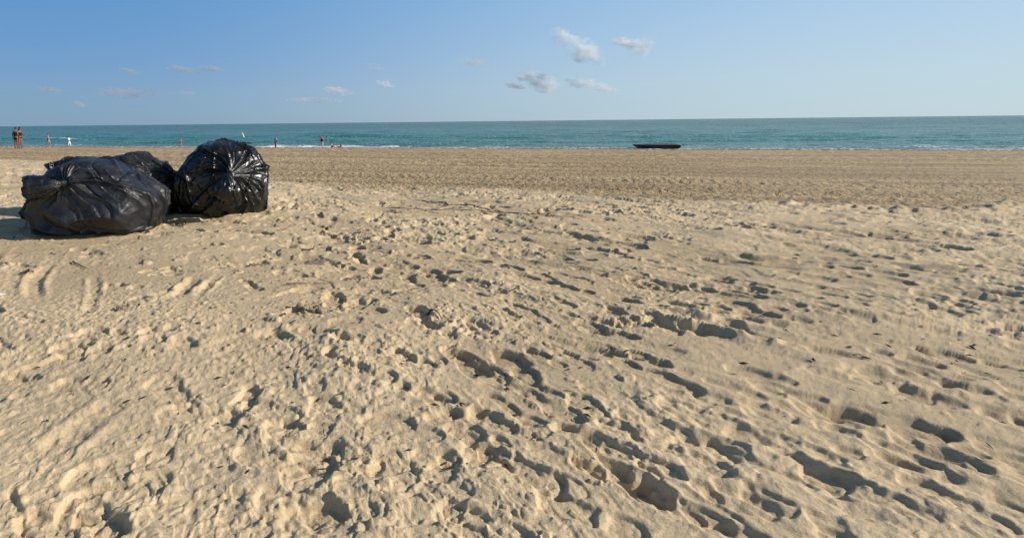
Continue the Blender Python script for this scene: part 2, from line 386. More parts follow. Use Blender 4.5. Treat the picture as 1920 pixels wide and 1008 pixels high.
fm = .85*np.exp(-((Tq-(c1-.30))/.30)**2)*(.25+.9*mid+.35*n2(Sx*.7, Tq*1.5, 108))
edge = -.9+.5*n2(Sx*.22, Sx*0, 109)+.15*n2(Sx*1.3, Sx*0, 110)   # where the swash ends, in metres offshore
fm += .6*np.exp(-((Tq-edge-.18)/.16)**2)
fm += .42*np.exp(-((Tq-c2+.4)/.55)**2)*sst(-.1, .6, n2(Sx*.45, Tq, 111))
fm += .35*np.exp(-((Tq-.3)/.8)**2)
fm += bl*.75*np.exp(-((Tq-cen+.2)/.45)**2)*sst(-.25, .55, n2(Sx*.5, Sx*0, 112)+.15)
# thin sheet of swash over the sand
wz = base_z(Xw, Yw)+.006
Zsea = np.where(Tq < edge, wz-.05, np.maximum(SEA+Zw, wz+.006+.02*np.exp(-((Tq-edge-.15)/.15)**2)))
m_sea = bpy.data.materials.new('sea_water'); m_sea.use_nodes = True
nt = m_sea.node_tree; N = nt.nodes; Lk = nt.links; b = N['Principled BSDF']
geo = N.new('ShaderNodeNewGeometry'); P_ = geo.outputs['Position']
def vscale(v, x, y, z):
    m_ = N.new('ShaderNodeVectorMath'); m_.operation = 'MULTIPLY'; Lk.new(v, m_.inputs[0]); m_.inputs[1].default_value = (x, y, z); return m_.outputs[0]
off = att('off')
cr = N.new('ShaderNodeValToRGB'); Lk.new(mapr(off, 0, 400, 0, 1), cr.inputs[0])
el_ = cr.color_ramp.elements; el_[0].position = 0; el_[0].color = (.17, .175, .15, 1); el_[1].position = 1; el_[1].color = (.001, .072, .063, 1)
for p_, cc in ((.012, (.045, .18, .13)), (.035, (.014, .155, .115)), (.09, (.005, .14, .11)), (.3, (.002, .105, .088))):
    e_ = cr.color_ramp.elements.new(p_); e_.color = (*cc, 1)
c = mixc(mapr(noise(1, 5, .6, vscale(P_, .02, .09, .09)), .4, .68, 0, .55), cr.outputs[0], (.001, .075, .07))
fo = N.new('ShaderNodeMath'); fo.operation = 'ADD'; Lk.new(att('foam'), fo.inputs[0]); Lk.new(mapr(noise(1, 7, .7, vscale(P_, 4.2, 4.2, 4)), .30, .70, -1.1, .6), fo.inputs[1])
ff = mapr(fo.outputs[0], .05, .5, 0, 1)
c = mixc(ff, c, (.70, .72, .72)); Lk.new(c, b.inputs['Base Color'])
Lk.new(mapr(ff, 0, 1, .16, .8), b.inputs['Roughness']); b.inputs['IOR'].default_value = 1.33; Lk.new(mapr(off, 15, 140, .16, .02), b.inputs['Specular IOR Level'])
bp = N.new('ShaderNodeBump'); bp.inputs['Strength'].default_value = 1.0; bp.inputs['Distance'].default_value = .35
ad = N.new('ShaderNodeMath'); ad.operation = 'ADD'; Lk.new(noise(1, 6, .65, vscale(P_, .35, 1.1, 1)), ad.inputs[0]); Lk.new(mapr(noise(1, 3, .6, vscale(P_, .05, .2, .2)), 0, 1, 0, 2.5), ad.inputs[1])
Lk.new(ad.outputs[0], bp.inputs['Height']); Lk.new(bp.outputs[0], b.inputs['Normal'])
sea = grid_mesh('sea', Xw, Yw, Zsea, m_sea, dict(off=np.maximum(Tq, 0), foam=fm))
tag(sea, kind='structure')
def vnoise(P, seed=0):
    """smooth value noise on (N,3) points"""
    I = np.floor(P).astype(np.int64); Fr = P - I; W = Fr*Fr*(3-2*Fr)
    out = np.zeros(len(P))
    for dx in (0, 1):
        for dy in (0, 1):
            for dz in (0, 1):
                h = ((I[:, 0]+dx)*73856093) ^ ((I[:, 1]+dy)*19349663) ^ ((I[:, 2]+dz)*83492791) ^ (seed*2654435761)
                h = (h ^ (h >> 13))*1274126177 & 0x7fffffff
                h = (h ^ (h >> 16)) & 0xffff
                w = (W[:, 0] if dx else 1-W[:, 0])*(W[:, 1] if dy else 1-W[:, 1])*(W[:, 2] if dz else 1-W[:, 2])
                out += w*(h/32767.5-1)
    return out
def unit(v): return v/np.maximum(np.linalg.norm(v, axis=-1, keepdims=True), 1e-9)

def film_bag(outline, centre, depth, half_depth, knot, seed, NU=300, NV=210, folds=40, fold_h=.030, planes=34, creases=70, crease_h=.016, cuts=(), e=.8, funnel=.30, relax=5):
    """a tied bag of thin film: a filled body whose cross-section is the given outline, taut flats between the lumps of its
    contents, sharp folds running out of the knot, and tension creases; finally relaxed a little as an inextensible sheet"""
    rng = np.random.default_rng(seed)
    c = at(centre[0], centre[1], depth)
    poly = np.array([at(px, py, depth)-c for px, py in outline])
    pa = np.arctan2(poly[:, 2], poly[:, 0]); pr = np.hypot(poly[:, 0], poly[:, 2]); o = np.argsort(pa); pa, pr = pa[o], pr[o]
    # resample the outline polygon properly between its corners
    q = poly[o]; qa, qr = [], []
    for k in range(len(q)):
        a, b_ = q[k], q[(k+1) % len(q)]
        for t in np.linspace(0, 1, 12, endpoint=False):
            p = a*(1-t)+b_*t; qa.append(math.atan2(p[2], p[0])); qr.append(math.hypot(p[0], p[2]))
    qa = np.array(qa); qr = np.array(qr); o = np.argsort(qa); qa, qr = qa[o], qr[o]
    qa = np.concatenate([qa[-3:]-2*np.pi, qa, qa[:3]+2*np.pi]); qr = np.concatenate([qr[-3:], qr, qr[:3]])
    knot = np.array(knot, float); kv = (knot-c)
    ax = kv.copy(); ax[1] /= half_depth/.4; ax = ax/np.linalg.norm(ax)
    t1 = unit(np.cross(ax, [0, 0, 1.])); t2 = np.cross(ax, t1)
    th = np.arange(NU)/NU*2*np.pi; s = (np.arange(NV)+.5)/NV; ph = .03+(np.pi-.08)*s**1.12
    TH, PH = np.meshgrid(th, ph)
    D = np.cos(PH)[..., None]*ax+np.sin(PH)[..., None]*(np.cos(TH)[..., None]*t1+np.sin(TH)[..., None]*t2)
    al = np.arctan2(D[..., 2], D[..., 0]); cb = np.hypot(D[..., 0], D[..., 2]); sb = D[..., 1]
    Rs = np.interp(al, qa, qr)
    low = vnoise(D.reshape(-1, 3)*2.6+seed*3.3, seed).reshape(TH.shape)
    P = np.stack([cb**e*Rs*np.cos(al), np.sign(sb)*np.abs(sb)**e*half_depth*(1+.10*low), cb**e*Rs*np.sin(al)], -1)
    # taut flats
    pn = rng.normal(size=(planes*3, 3)); pn[:, 1] = -np.abs(pn[:, 1])-.75; pn = unit(pn)[:planes]; hs = [(n, rng.uniform(.84, .95)) for n in pn]+[(unit(np.array(n, float)), f) for n, f in cuts]
    for n, fac in hs:
        d = P@n; h = d.max()*fac
        if n[1] < -.3: P[..., 1] = np.minimum(P[..., 1]+np.where(d > h, (h-d)/n[1]*.97, 0), np.maximum(P[..., 1], .0))          # pressed flat from the front, outline kept
    def nrm(P):
        n = np.cross(np.roll(P, -1, 1)-np.roll(P, 1, 1), np.vstack([P[1:2]-P[0:1], P[2:]-P[:-2], P[-1:]-P[-2:-1]])); n = unit(n)
        return n*np.sign((n*P).sum())
    N_ = nrm(P); disp = np.zeros(TH.shape)
    tw = .25*vnoise(np.stack([np.cos(TH)*2, np.sin(TH)*2, PH*1.6], -1).reshape(-1, 3)+seed, seed+1).reshape(TH.shape)
    for k in range(folds):
        t0 = 2*np.pi*(k+rng.uniform(-.4, .4))/folds; L = rng.choice([.45, .8, 1.3, 2.0], p=[.2, .28, .3, .22])*rng.uniform(.8, 1.2)
        dl = np.angle(np.exp(1j*(TH-t0-tw-rng.normal(0, .10)*PH)))*np.sin(np.minimum(PH, 1.5))
        w = (.012+.055*np.minimum(PH, 1.3)*rng.uniform(.5, 1.5))
        env = sst(0, .22, PH)*sst(L, L*.35, PH)
        sgn = 1 if rng.random() < .68 else -1
        asym = np.where(dl > 0, dl/w*rng.uniform(.6, 1.1), -dl/w*rng.uniform(1.1, 2.2))
        disp += sgn*fold_h*rng.uniform(.4, 1.15)*env*np.exp(-asym)*(.45+.55*np.minimum(PH, 1.)) 
    for k in range(creases):
        a = unit(rng.normal(size=3)); t = unit(np.cross(a, rng.normal(size=3)+ax*rng.uniform(-1, 1))); g = np.cross(a, t)   # great circle through a, along t
        dist = (D@g)+.03*low; along = np.arctan2(D@t, D@a)
        L = rng.uniform(.35, 1.1); w = rng.uniform(.012, .06)
        env = sst(L, L*.2, np.abs(along)); asym = np.where(dist > 0, dist/w, -dist/w*rng.uniform(1.2, 3))
        disp += rng.choice([1, 1, -1])*crease_h*rng.uniform(.3, 1.)*env*np.exp(-np.abs(asym))
    st = np.stack([np.cos(TH)*7, np.sin(TH)*7, PH*2.2], -1).reshape(-1, 3)
    r1 = 1-np.abs(vnoise(st*1.3+seed, seed+2)).reshape(TH.shape); r2 = 1-np.abs(vnoise(D.reshape(-1, 3)*9+seed, seed+3)).reshape(TH.shape)
    r3 = 1-np.abs(vnoise(D.reshape(-1, 3)*21+seed, seed+4)).reshape(TH.shape)
    patch = sst(-.2, .5, vnoise(D.reshape(-1, 3)*2.1+seed*2, seed+6).reshape(TH.shape))
    disp += .005*r1**3+.0035*r2**4*patch+.0015*r3**3*patch
    P = P+N_*disp[..., None]
    P = P+c
    w = np.exp(-(PH/funnel)**2)[..., None]
    ring = (D-ax*(D@ax)[..., None]); rn = unit(ring)
    tgt = knot+rn*(.016+.05*PH[..., None]+.35*disp[..., None])-ax*.03
    P = P*(1-w)+tgt*w
    P[..., 2] = np.maximum(P[..., 2], .003)
    if relax:
        def L_(a): return np.linalg.norm(a, axis=2)
        Lu = L_(np.roll(P, -1, 1)-P)*.985; Lv = L_(P[1:]-P[:-1])*.985
        pin = P[:4].copy(); P0 = P.copy()
        for it in range(relax):
            C = np.zeros_like(P)
            d = np.roll(P, -1, 1)-P; l = L_(d); k = np.maximum(l-Lu, 0)/np.maximum(l, 1e-9); k = k[..., None]*d*.5; C += k; C -= np.roll(k, 1, 1)
            d = P[1:]-P[:-1]; l = L_(d); k = np.maximum(l-Lv, 0)/np.maximum(l, 1e-9); k = k[..., None]*d*.5; C[:-1] += k; C[1:] -= k
            P = P+C*.8; P = P*.97+P0*.03; P[:4] = pin; P[..., 2] = np.maximum(P[..., 2], .003)
    vs = P.reshape(-1, 3); n = len(vs); vs = np.vstack([vs, P[-1].mean(0)[None], P[0].mean(0)[None]])
    i = np.arange(NU); j = (i+1) % NU
    F = np.vstack([np.stack([a*NU+i, a*NU+j, (a+1)*NU+j, (a+1)*NU+i], 1) for a in range(NV-1)]).tolist()
    F += [((NV-1)*NU+int(a), (NV-1)*NU+int(b_), n) for a, b_ in zip(i, j)]+[(int(b_), int(a), n+1) for a, b_ in zip(i, j)]
    faces = [tuple(q) for q in F]
    n0 = np.cross(P[50, 1]-P[50, 0], P[51, 0]-P[50, 0])
    if n0@(P[50, 0]-c) < 0: faces = [f[::-1] for f in faces]
    return vs, faces

def film_tail(knot, path, radii, seed, NU=120, NV=44, crump=.3, flat=.6):
    """the loose gathered film beyond the knot: a pleated, crumpled open ruffle along a path"""
    rng = np.random.default_rng(seed)
    pts = np.array([knot]+[np.array(p, float) for p in path])
    sk = np.linspace(0, 1, len(pts)); s = np.linspace(0, 1, NV)
    C = np.stack([np.interp(s, sk, pts[:, k]) for k in range(3)], 1)
    Rr = np.interp(s, sk, [.018]+list(radii))
    T = unit(np.gradient(C, axis=0)); a = unit(np.cross(T, [.3, .9, .25])); b = np.cross(T, a)
    th = np.arange(NU)/NU*2*np.pi
    S, TH = np.meshgrid(s, th, indexing='ij')
    tw = .3*vnoise(np.stack([np.cos(TH)*2, np.sin(TH)*2, S*3], -1).reshape(-1, 3)+seed, seed).reshape(TH.shape)
    pf = np.zeros(TH.shape)
    for k in range(16):
        t0 = rng.uniform(0, 6.28); dl = np.angle(np.exp(1j*(TH-t0-tw))); w = rng.uniform(.06, .22)
        pf += rng.choice([1, -1])*rng.uniform(.3, 1)*np.exp(-np.abs(dl)/w)
    r = Rr[:, None]*(1+crump*pf*np.minimum(1, S*5+.2))
    P = C[:, None]+r[..., None]*(np.cos(TH)[..., None]*a[:, None]+flat*np.sin(TH)[..., None]*b[:, None])
    f_ = P.reshape(-1, 3); k1 = np.mean(radii)
    n1 = np.stack([vnoise(f_*9+k*9.1, seed+k) for k in range(3)], 1).reshape(P.shape)
    rd = (1-np.abs(vnoise(f_*24, seed+7)))**3; n3 = np.stack([vnoise(f_*40+k*9.1, seed+k+9) for k in range(3)], 1).reshape(P.shape)
    P = P+(n1*.30*k1+n3*.07*k1+rd.reshape(TH.shape)[..., None]*b[:, None]*.2*k1)*np.minimum(1, S*4)[..., None]
    P[..., 2] = np.maximum(P[..., 2], .01)
    i = np.arange(NU); j = (i+1) % NU
    F = np.vstack([np.stack([q*NU+i, q*NU+j, (q+1)*NU+j, (q+1)*NU+i], 1) for q in range(NV-1)])
    return P.reshape(-1, 3), [tuple(q) for q in F.tolist()]

# ================================================================== RUBBISH BAGS
def film_mat(name, rough, dust, bumpk, tint=(.0075, .008, .0095)):
    m = bpy.data.materials.new(name); m.use_nodes = True
    global N, Lk
    nt = m.node_tree; N = nt.nodes; Lk = nt.links; b = N['Principled BSDF']
    tc = N.new('ShaderNodeTexCoord').outputs['Object']
    d = mapr(noise(5, 6, .65, tc), .42, .72, 0, 1)
    c = mixc(d, tint, tuple(t+dust for t in tint))
    Lk.new(c, b.inputs['Base Color'])
    Lk.new(mapr(d, 0, 1, rough, rough+.16), b.inputs['Roughness'])
    b.inputs['IOR'].default_value = 1.5
    # fine creases of the thin film
    def ridge(sc, w, seed):
        v = N.new('ShaderNodeTexVoronoi'); v.feature = 'DISTANCE_TO_EDGE'; v.inputs['Scale'].default_value = sc
        mp = N.new('ShaderNodeMapping'); mp.inputs['Scale'].default_value = (1, 1, 1); mp.inputs['Location'].default_value = (seed, seed, 0)
        ws = N.new('ShaderNodeTexNoise'); ws.inputs['Scale'].default_value = sc*.6; ws.inputs['Detail'].default_value = 3; Lk.new(tc, ws.inputs['Vector'])
        av = N.new('ShaderNodeVectorMath'); av.operation = 'MULTIPLY_ADD'; Lk.new(ws.outputs['Color'], av.inputs[0]); av.inputs[1].default_value = (w, w, w); Lk.new(tc, av.inputs[2])
        Lk.new(av.outputs[0], mp.inputs[0]); Lk.new(mp.outputs[0], v.inputs['Vector']); return v.outputs['Distance']
    def crumple(sc, det, pw):
        n_ = noise(sc, det, .55, tc); m1 = N.new('ShaderNodeMath'); m1.operation = 'SUBTRACT'; Lk.new(n_, m1.inputs[0]); m1.inputs[1].default_value = .5
        m2 = N.new('ShaderNodeMath'); m2.operation = 'ABSOLUTE'; Lk.new(m1.outputs[0], m2.inputs[0]); return mapr(m2.outputs[0], 0, .16, pw, 0)
    pm = mapr(noise(3.5, 2, .5, tc), .45, .65, .15, 1)
    s1 = N.new('ShaderNodeMath'); s1.operation = 'ADD'; Lk.new(crumple(11, 1, .9), s1.inputs[0]); Lk.new(crumple(34, 2, .30), s1.inputs[1])
    s2 = N.new('ShaderNodeMath'); s2.operation = 'MULTIPLY'; Lk.new(s1.outputs[0], s2.inputs[0]); Lk.new(pm, s2.inputs[1])
    bp = N.new('ShaderNodeBump'); bp.inputs['Strength'].default_value = bumpk; bp.inputs['Distance'].default_value = .010
    Lk.new(s2.outputs[0], bp.inputs['Height']); Lk.new(bp.outputs[0], b.inputs['Normal'])
    return m
m_semi = film_mat('semi_matt_black_film', .42, .030, .6)
m_gloss = film_mat('glossy_black_film', .25, .005, .45, (.006, .0065, .006))

def make_bag(label, loc, outline, centre, depth, half_depth, knot, tails, m, seed, **kw):
    loc = np.array(loc)
    t = empty('rubbish_bag', loc, label=label, cat='rubbish bag', group='full black rubbish bags heaped on the sand')
    V, F = film_bag(outline, centre, depth, half_depth, knot, seed, **kw)
    mesh_obj('bag_body', V-loc, F, m, t, smooth=True)
    for k, (path, radii, cr, fl) in enumerate(tails):
        V, F = film_tail(knot, path, radii, seed*3+k, crump=cr, flat=fl)
        mesh_obj('gathered_neck', V-loc, F, m, t, smooth=True)
    kn = np.array(knot); d = np.array(tails[0][0][0])-kn; d /= np.linalg.norm(d)          # the twist that ties it
    V, F = film_tail(kn-d*.025, [kn+d*.005, kn+d*.03], [.030, .022], seed+40, NU=60, NV=16, crump=.12, flat=.9)
    mesh_obj('knot', V-loc, F, m, t, smooth=True)
    return t
kA = at(118, 343, 4.20)
make_bag('large semi-matt black rubbish bag lying nearest the camera, its bunched neck pointing left', (-2.2, 4.75, 0),
    [(35, 399), (46, 381), (62, 366), (84, 350), (92, 329), (106, 315), (131, 304), (165, 297), (190, 299), (215, 305), (258, 329), (280, 344), (300, 361), (308, 378), (306, 398), (301, 420), (258, 430), (224, 434), (165, 440), (114, 440), (89, 432), (64, 420), (47, 410)],
    (185, 374), 4.62, .50, kA, [([at(103, 346, 4.14), at(80, 350, 4.18), at(58, 354, 4.30)], (.055, .088, .10), .22, .75)],
    m_semi, 3, folds=30, fold_h=.046, planes=20, creases=90, crease_h=.036, e=.78, cuts=[((-.35, -.85, -.4), .86), ((.25, -.9, .45), .86), ((0, -.8, -.75), .86)])
make_bag('black rubbish bag behind the big front bag, only its gathered upper left corner showing', (-2.55, 5.4, 0),
    [(93, 310), (114, 301), (145, 295), (175, 296), (205, 305), (215, 330), (212, 385), (180, 405), (130, 405), (98, 380), (90, 345), (90, 325)],
    (150, 345), 5.4, .30, at(100, 325, 5.2), [([at(94, 315, 5.17), at(90, 306, 5.17)], (.045, .05), .25, .6)], m_gloss, 8, NU=200, NV=130, folds=26, creases=40, fold_h=.04)
make_bag('bluish-sheened black rubbish bag behind the front bag, a small knot at its right end', (-1.95, 5.5, 0),
    [(186, 302), (215, 293), (244, 287), (266, 293), (288, 301), (305, 310), (320, 322), (334, 336), (347, 358), (349, 395), (340, 412), (290, 416), (220, 412), (190, 385), (180, 340)],
    (255, 352), 5.45, .36, at(322, 328, 5.3), [([at(318, 316, 5.27), at(310, 307, 5.3)], (.035, .045), .25, .6), ([at(330, 326, 5.22), at(336, 334, 5.2)], (.03, .04), .25, .6)],
    m_semi, 12, NU=240, NV=160, folds=24, fold_h=.04, creases=60, crease_h=.024, planes=20)
kC = at(431, 325, 4.94)
make_bag('tall glossy black rubbish bag standing apart on the right, tied neck facing the camera', (-1.05, 5.45, 0),
    [(336, 322), (346, 308), (357, 290), (379, 271), (398, 267), (418, 263.5), (435, 267), (459, 275), (470, 277), (484, 293), (495, 315), (498, 327), (497, 356), (501, 388), (492, 400), (477, 407), (450, 409), (415, 408), (370, 408), (335, 400), (326, 378), (328, 345)],
    (415, 342), 5.36, .43, kC, [([at(430, 342, 4.80), at(427, 358, 4.80), at(428, 374, 4.86)], (.075, .115, .11), .22, .8)],
    m_gloss, 21, folds=34, fold_h=.055, planes=20, creases=80, crease_h=.032, e=.80, cuts=[((-.45, -.45, -.77), .76), ((0, -1, .15), .86), ((.5, -.7, .1), .84)])

# ================================================================== PEOPLE
skin_l = varied(mat('light_skin', (.42, .22, .15), .55), 30, .12)
skin_m = varied(mat('tanned_skin', (.30, .145, .09), .55), 30, .12)
skin_d = varied(mat('shaded_tan_skin', (.20, .095, .055), .55), 30, .12)  # deeper tan, the standing pair's shade put into the skin colour
skin_r = varied(mat('sunburnt_skin', (.44, .17, .12), .55), 30, .12)
def cloth(n, c): return varied(mat(n, c, .85, .2), 25, .25, .4, 60)
c_black = cloth('black_cloth', (.012, .012, .014)); c_green = cloth('turquoise_cloth', (.10, .55, .42)); c_white = cloth('white_cloth', (.75, .76, .74))
c_blue = cloth('blue_cloth', (.06, .45, .95)); c_navy = cloth('navy_cloth', (.02, .02, .05)); c_grey = cloth('pale_grey_cloth', (.42, .46, .48)); c_red = cloth('red_cloth', (.35, .06, .05)); c_cap = cloth('dark_cap_cloth', (.03, .05, .07))
h_dark = varied(mat('dark_hair', (.018, .012, .010), .5), 60, .4, .6, 150); h_brown = varied(mat('brown_hair', (.10, .06, .035), .5), 60, .4, .6, 150); h_fair = varied(mat('fair_hair', (.42, .25, .16), .5), 60, .3, .6, 150)

def skin_mesh(name, verts, radii, edges, m, parent, root=0, sub=1):
    me = bpy.data.meshes.new(name); me.from_pydata([tuple(v) for v in verts], edges, []); me.update()
    o = link(name, me, m, parent)
    sk = o.modifiers.new('skin', 'SKIN'); sk.use_smooth_shade = True; sk.branch_smoothing = .5
    for i, r in enumerate(radii):
        d = me.skin_vertices[0].data[i]; d.radius = (r, r) if isinstance(r, (int, float)) else r; d.use_root = (i == root)
    s = o.modifiers.new('subdivision', 'SUBSURF'); s.levels = sub; s.render_levels = sub
    return o
STAND = dict(pel=(0, 0, .52), waist=(0, 0, .60), chest=(0, 0, .72), neck=(0, 0, .825), nk2=(0, -.005, .86), head=(0, -.012, .905), top=(0, -.008, .965),
    shL=(.10, 0, .80), elL=(.135, .01, .64), wrL=(.14, -.03, .50), haL=(.14, -.045, .46), shR=(-.10, 0, .80), elR=(-.135, .01, .64), wrR=(-.14, -.03, .50), haR=(-.14, -.045, .46),
    hiL=(.048, 0, .50), knL=(.055, -.01, .285), anL=(.055, .01, .045), toL=(.062, -.075, .014), hiR=(-.048, 0, .50), knR=(-.055, -.01, .285), anR=(-.055, .01, .045), toR=(-.062, -.075, .014))
RAD = dict(pel=(.080, .058), waist=(.066, .050), chest=(.082, .058), neck=.034, nk2=.027, head=(.038, .046), top=(.030, .036), shL=.030, elL=.022, wrL=.015, haL=.014, hiL=.050, knL=.034, anL=.020, toL=.014)
for k in list(RAD):
    if k.endswith('L'): RAD[k[:-1]+'R'] = RAD[k]
BONES = [('pel', 'waist'), ('waist', 'chest'), ('chest', 'neck'), ('neck', 'nk2'), ('nk2', 'head'), ('head', 'top')]
for s_ in 'LR': BONES += [('chest', 'sh'+s_), ('sh'+s_, 'el'+s_), ('el'+s_, 'wr'+s_), ('wr'+s_, 'ha'+s_), ('pel', 'hi'+s_), ('hi'+s_, 'kn'+s_), ('kn'+s_, 'an'+s_), ('an'+s_, 'to'+s_)]
def person(label, loc, height, rz, skin, clothes, hair=None, pose=None, wide=1., group=None):
    J = dict(STAND); J.update(pose or {})
    t = empty('person', loc, rz, label=label, cat='person', group=group)
    names = list(J); idx = {n: i for i, n in enumerate(names)}
    Vv = [tuple(c*height for c in J[n]) for n in names]
    def rr(n, add=0, k=1.):
        r = RAD[n]; r = r if isinstance(r, tuple) else (r, r); return (r[0]*height*wide*k+add, r[1]*height*wide*k+add)
    R = [rr(n) for n in names]; E = [(idx[a], idx[b]) for a, b in BONES]
    for s in 'LR':                                                   # four fingers and a thumb, slightly curled
        h = Vector(J['ha'+s]); w = Vector(J['wr'+s]); d = (h-w).normalized(); sd = Vector((0, 1, 0)) if abs(d.y) < .8 else Vector((0, 0, 1))
        for k, (o_, L) in enumerate(((-.012, .036), (-.004, .044), (.004, .041), (.012, .032))):
            q_ = h+sd*o_+d*L; Vv.append(tuple(c*height for c in q_)); R.append((.0048*height,)*2); E.append((idx['ha'+s], len(Vv)-1))
        q_ = w+(h-w)*.5-sd*.028; Vv.append(tuple(c*height for c in q_)); R.append((.0055*height,)*2); E.append((idx['wr'+s], len(Vv)-1))
    hd = Vector(J['head']); tp = Vector(J['top']); 
    Vv.append(tuple(c*height for c in (hd+Vector((0, -.058, -.002))))); R.append((.008*height,)*2); E.append((idx['head'], len(Vv)-1))   # nose
    body = skin_mesh('body', Vv, R, E, skin, t, idx['pel'])
    H2 = (hd+tp)/2*height
    def blob(name, c, r, m, cut=None, seed=0, amp=.06):
        bm = bmesh.new(); bmesh.ops.create_icosphere(bm, subdivisions=3, radius=1)
        rb = random.Random(seed)
        for v in bm.verts:
            n = math.sin(v.co.x*5+seed)*math.sin(v.co.y*6+1)*math.sin(v.co.z*5+2); v.co *= 1+amp*n
        if cut: bmesh.ops.delete(bm, geom=[v for v in bm.verts if cut(v.co)], context='VERTS')
        for v in bm.verts: v.co = Vector((v.co.x*r[0], v.co.y*r[1], v.co.z*r[2]))+c
        me = bpy.data.meshes.new(name); bm.to_mesh(me); bm.free(); o = link(name, me, m, t, smooth=True); return o
    h = height
    for s in (1, -1):
        blob('eye', H2+Vector((s*.017*h, -.047*h, -.012*h)), (.006*h, .005*h, .005*h), h_dark)
        blob('ear', H2+Vector((s*.044*h, .002*h, -.012*h)), (.006*h, .012*h, .017*h), skin)
    if hair:
        m, kind = hair
        blob('hair', H2+Vector((0, .006*h, .012*h)), (.050*h, .058*h, .052*h), m, lambda c: c.y < -.25 and c.z < .25, 3)
        if kind == 'long': blob('hair_length', H2+Vector((0, .040*h, -.045*h)), (.045*h, .028*h, .075*h), m, None, 5, .12)
        if kind == 'bun': blob('hair_bun', H2+Vector((0, .058*h, .03*h)), (.022*h, .022*h, .022*h), m, None, 5, .12)
        if kind == 'cap':
            blob('cap_brim', H2+Vector((0, -.062*h, .014*h)), (.036*h, .034*h, .005*h), m, None, 5, 0)
    def garment(name, chain, m, add, k=1., cuts=None):
        js = []; 
        for a, b_ in chain:
            for n in (a, b_):
                if n not in js: js.append(n)
        P = []; Rr = []
        for n in js:
            base = n.split('@')
            if len(base) == 2:                                       # 'knL@.6@': a point part of the way along a bone
                a, rest = base[0], base[1]; bname, fr = rest.split(':'); fr = float(fr)
                p = Vector(J[a]).lerp(Vector(J[bname]), fr); ra, rb_ = rr(a, add, k), rr(bname, add, k)
                P.append(tuple(p*h)); Rr.append(tuple(ra[i]*(1-fr)+rb_[i]*fr for i in (0, 1)))
            else: P.append(tuple(Vector(J[n])*h)); Rr.append(rr(n, add, k))
        return skin_mesh(name, P, Rr, [(js.index(a), js.index(b_)) for a, b_ in chain], m, t)
    for kind, m in clothes:
        if kind == 'shorts': garment('shorts', [('pel', 'hiL'), ('pel', 'hiR'), ('hiL', 'hiL@knL:.62'), ('hiR', 'hiR@knR:.62'), ('pel', 'pel@waist:.5')], m, .010*h, 1.02)
        if kind == 'short_shorts': garment('shorts', [('pel', 'hiL'), ('pel', 'hiR'), ('hiL', 'hiL@knL:.25'), ('hiR', 'hiR@knR:.25'), ('pel', 'pel@waist:.7')], m, .009*h)
        if kind == 'trousers': garment('trousers', [('pel', 'hiL'), ('pel', 'hiR'), ('hiL', 'knL'), ('hiR', 'knR'), ('knL', 'knL@anL:.8'), ('knR', 'knR@anR:.8'), ('pel', 'pel@waist:.6')], m, .007*h)
        if kind == 'top': garment('tank_top', [('pel@waist:.4', 'waist'), ('waist', 'chest'), ('chest', 'chest@neck:.55')], m, .008*h)
        if kind == 'shirt': garment('shirt', [('pel@waist:.2', 'waist'), ('waist', 'chest'), ('chest', 'neck'), ('chest', 'shL'), ('chest', 'shR'), ('shL', 'elL'), ('shR', 'elR')], m, .010*h)
        if kind == 'bikini': 
            garment('bikini_top', [('chest', 'chest@neck:.3')], m, .006*h); garment('bikini_bottom', [('pel', 'hiL'), ('pel', 'hiR'), ('hiL', 'hiL@knL:.08'), ('hiR', 'hiR@knR:.08')], m, .005*h)
    return t

def place(px, py, lift=0):
    g = ground_at(px, py); z = float(base_z(g[0], g[1]))
    if g[1]+.286*g[0] < 37.2: z = sand_z(g[0], g[1])
    return (g[0], g[1], z+lift)
def wade(px, py_feet, y=None):
    g = sea_at(px, py_feet); return (g[0], g[1], float(base_z(g[0], g[1])))
bend = dict(elL=(.15, -.01, .66), wrL=(.11, -.12, .62), haL=(.09, -.155, .62), elR=(-.15, -.01, .66), wrR=(-.11, -.12, .60), haR=(-.09, -.155, .60))
stride = dict(knL=(.055, -.09, .30), anL=(.055, -.10, .05), toL=(.06, -.18, .02), knR=(-.055, .01, .285), anR=(-.055, .11, .07), toR=(-.06, .05, .012), elL=(.13, .07, .65), wrL=(.13, .06, .53), haL=(.13, .05, .49), elR=(-.13, -.04, .65), wrR=(-.12, -.11, .55), haR=(-.12, -.14, .53))
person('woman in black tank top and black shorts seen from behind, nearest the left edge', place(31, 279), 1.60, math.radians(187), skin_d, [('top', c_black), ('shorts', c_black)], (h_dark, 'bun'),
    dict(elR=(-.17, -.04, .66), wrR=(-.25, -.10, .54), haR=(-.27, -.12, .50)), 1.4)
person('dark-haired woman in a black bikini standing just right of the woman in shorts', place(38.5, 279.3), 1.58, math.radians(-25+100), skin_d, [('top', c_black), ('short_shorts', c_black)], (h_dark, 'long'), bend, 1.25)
person('shirtless man in turquoise swim trunks walking along the water edge', wade(91, 275.5), 1.20*1, math.radians(100), skin_m, [('shorts', c_green)], (h_dark, ''), stride, 1.5)
person('child in a white shirt, white trousers and dark cap stepping out of the shallow water', wade(130, 276.5), .98, math.radians(80), skin_m, [('shirt', c_white), ('trousers', c_white)], (c_cap, 'cap'), dict(stride, **{k: bend[k] for k in bend}), 1.1)
person('bather in a red swimsuit standing shin deep in the wash left of the tall bag', wade(339, 273.2), .72, math.radians(30), skin_r, [('top', c_red), ('short_shorts', c_red)], (h_dark, ''), bend, 1.7)
person('boy in a bright blue shirt and navy shorts standing at the water edge', place(517, 278), .90*1, math.radians(135), skin_m, [('shirt', c_blue), ('short_shorts', c_navy)], (h_brown, ''), None, 1.9)
